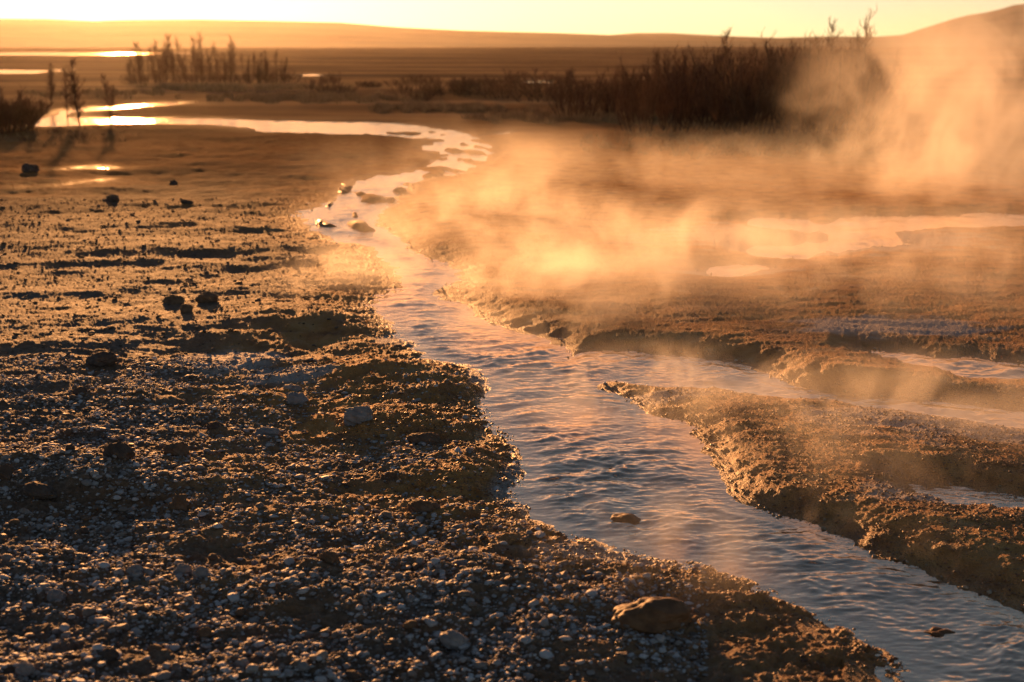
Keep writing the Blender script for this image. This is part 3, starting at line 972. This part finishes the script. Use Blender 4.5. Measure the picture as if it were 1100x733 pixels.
grass([(170, 490, 101, 113, 9000, 0.18), (370, 570, 111, 124, 9000, 0.14), (470, 820, 116, 136, 16000, 0.13), (120, 420, 92, 100, 4000, 0.2), (0, 200, 96, 108, 2500, 0.16), (600, 1000, 134, 175, 9000, 0.10),
       (-40, 160, 136, 158, 1800, 0.05)], 3, "dry_grass", "dry straw coloured grass in strips across the plain")

# ------------------------------------------------------------------ steam and haze
def steam_mat(i, dens, lo, hi, scale, an=0.55):
    m, nt, out = new_mat("steam")
    tc = nd(nt, "ShaderNodeTexCoord")
    ln = nd(nt, "ShaderNodeVectorMath", operation='LENGTH'); nt.links.new(tc.outputs["Object"], ln.inputs[0])
    fall = maprange(nt, ln.outputs["Value"], 0.15, 1.0, 1.0, 0.0, True)
    pos = nd(nt, "ShaderNodeNewGeometry").outputs["Position"]
    mp = nd(nt, "ShaderNodeMapping"); mp.inputs["Location"].default_value = (i * 7.3, i * 3.1, 0)
    mp.inputs["Rotation"].default_value = (0, R(35), R(-20)); mp.inputs["Scale"].default_value = (1.0, 0.7, 0.75)
    nt.links.new(pos, mp.inputs["Vector"])
    n = noise(nt, mp.outputs[0], scale * 1.25, 5, 0.6)
    n.node.inputs["Distortion"].default_value = 0.7
    d = maprange(nt, n, lo + 0.03, hi - 0.02, 0.0, 1.0, True)
    d = math_(nt, 'MULTIPLY', math_(nt, 'MULTIPLY', d, fall), dens)
    v = nd(nt, "ShaderNodeVolumePrincipled")
    v.inputs["Color"].default_value = (0.97, 0.95, 0.92, 1)
    v.inputs["Anisotropy"].default_value = an
    nt.links.new(d, v.inputs["Density"])
    nt.links.new(v.outputs[0], out.inputs["Volume"])
    return m


STEAM = [  # photo x, y of the foot, radii (m), centre height, tilt, density, noise lo, hi, scale, label
    (530, 245, 1.5, 3.0, 0.55, 0.10, 0.0, 0.50, 0.42, 0.62, 1.3, "dense golden steam rolling off the stream bend"),
    (605, 325, 1.1, 1.7, 0.38, 0.06, 0.0, 0.85, 0.43, 0.60, 1.7, "bright low steam at the right edge of the stream above the side branch"),
    (700, 285, 2.2, 2.3, 0.50, 0.10, 0.0, 0.60, 0.44, 0.60, 1.3, "drifting steam over the rust coloured flats"),
    (900, 290, 3.2, 3.2, 0.45, 0.08, 0.0, 0.46, 0.42, 0.62, 1.0, "thin veil of steam over the wet flats on the right"),
    (500, 178, 2.6, 5.0, 0.60, 0.12, 0.0, 0.10, 0.42, 0.62, 0.7, "steam over the upper bend of the stream"),
    (740, 205, 5.0, 5.0, 0.66, 0.12, 0.0, 0.10, 0.44, 0.60, 0.6, "wide thin steam sheet in front of the thicket"),
    (1110, 215, 3.0, 4.0, 1.8, 0.85, 0.0, 0.44, 0.44, 0.60, 0.9, "tall steam cloud rising at the right before the mountain"),
    (1000, 205, 2.1, 3.2, 1.0, 0.4, 0.0, 0.34, 0.45, 0.60, 1.0, "steam column leaning against the end of the thicket"),
    (1010, 470, 1.5, 1.3, 0.28, 0.06, 0.0, 0.95, 0.41, 0.62, 1.6, "thin steam over the wet flats at the right edge"),
    (710, 425, 1.0, 0.9, 0.22, 0.05, 0.0, 1.0, 0.42, 0.62, 2.2, "thin steam wisp above the stream at the side branch"),
    (800, 590, 0.9, 0.7, 0.16, 0.04, 0.0, 0.6, 0.44, 0.64, 2.6, "faint steam over the near stream"),
    (370, 300, 0.7, 1.2, 0.24, 0.05, 0.0, 0.6, 0.42, 0.62, 2.0, "wisp of steam over the left bank of the bend"),
]
sph_v, sph_f = ICO[3]
sph = np_mesh("steam", sph_v, sph_f, True)
for i, (u, v, rx, ry, rz, zc, tilt, dens, lo, hi, scl, lab) in enumerate(STEAM):
    x, y = gp(u, v)
    me = sph.copy(); me.materials.clear()
    o = link("steam", me, steam_mat(i, dens, lo, hi, scl), kind="stuff", label=lab, category="steam", group="steam drifting over the hot stream")
    o.location = (float(x), float(y), zc); o.scale = (rx, ry, rz)

hz, nt, out = new_mat("haze")
pv = nd(nt, "ShaderNodeVolumePrincipled")
pv.inputs["Color"].default_value = (0.95, 0.88, 0.80, 1); pv.inputs["Density"].default_value = 0.00007; pv.inputs["Anisotropy"].default_value = 0.80
nt.links.new(pv.outputs[0], out.inputs["Volume"])
B = 2700.0
bv = np.array([(sx * B, sy * B, z_) for z_ in (-4.0, 75.0) for sy in (-1, 1) for sx in (-1, 1)])
bf = np.array([(0, 2, 3, 1), (4, 5, 7, 6), (0, 1, 5, 4), (2, 6, 7, 3), (0, 4, 6, 2), (1, 3, 7, 5)])
link("haze", np_mesh("haze", bv, bf, False), hz, kind="stuff", label="thin golden evening haze filling the valley", category="haze")

# ------------------------------------------------------------------ light
sun = bpy.data.lights.new("sun", 'SUN')
sun.energy = 5.0; sun.angle = R(0.53); sun.color = (1.0, 0.43, 0.135)
so = bpy.data.objects.new("sun", sun); COL.objects.link(so)
d = Vector((math.sin(SUN_AZ) * math.cos(SUN_EL), math.cos(SUN_AZ) * math.cos(SUN_EL), math.sin(SUN_EL)))
so.rotation_euler = d.to_track_quat('Z', 'Y').to_euler()
so.location = d * 50
w = bpy.data.worlds.new("World"); sc.world = w; w.use_nodes = True
nt = w.node_tree
bg = nt.nodes["Background"]
sky = nt.nodes.new("ShaderNodeTexSky"); sky.sky_type = 'NISHITA'; sky.sun_disc = False
sky.sun_elevation = SUN_EL; sky.sun_rotation = SUN_AZ
sky.air_density = 0.75; sky.dust_density = 0.25; sky.ozone_density = 0.0; sky.altitude = 2200
nt.links.new(sky.outputs[0], bg.inputs[0]); bg.inputs[1].default_value = 0.05

# ------------------------------------------------------------------ render settings
sc.render.engine = 'CYCLES'
vs = sc.view_settings
sc.display_settings.display_device = 'sRGB'
vs.view_transform = 'Standard'; vs.look = 'None'; vs.exposure = 0.75; vs.gamma = 1.0; vs.use_curve_mapping = False
cy = sc.cycles
cy.use_denoising = True
cy.max_bounces = 6; cy.diffuse_bounces = 2; cy.glossy_bounces = 3; cy.transparent_max_bounces = 16; cy.volume_bounces = 1
cy.volume_step_rate = 0.6; cy.volume_max_steps = 256
cy.sample_clamp_indirect = 6.0
cy.use_adaptive_sampling = True; cy.adaptive_threshold = 0.02
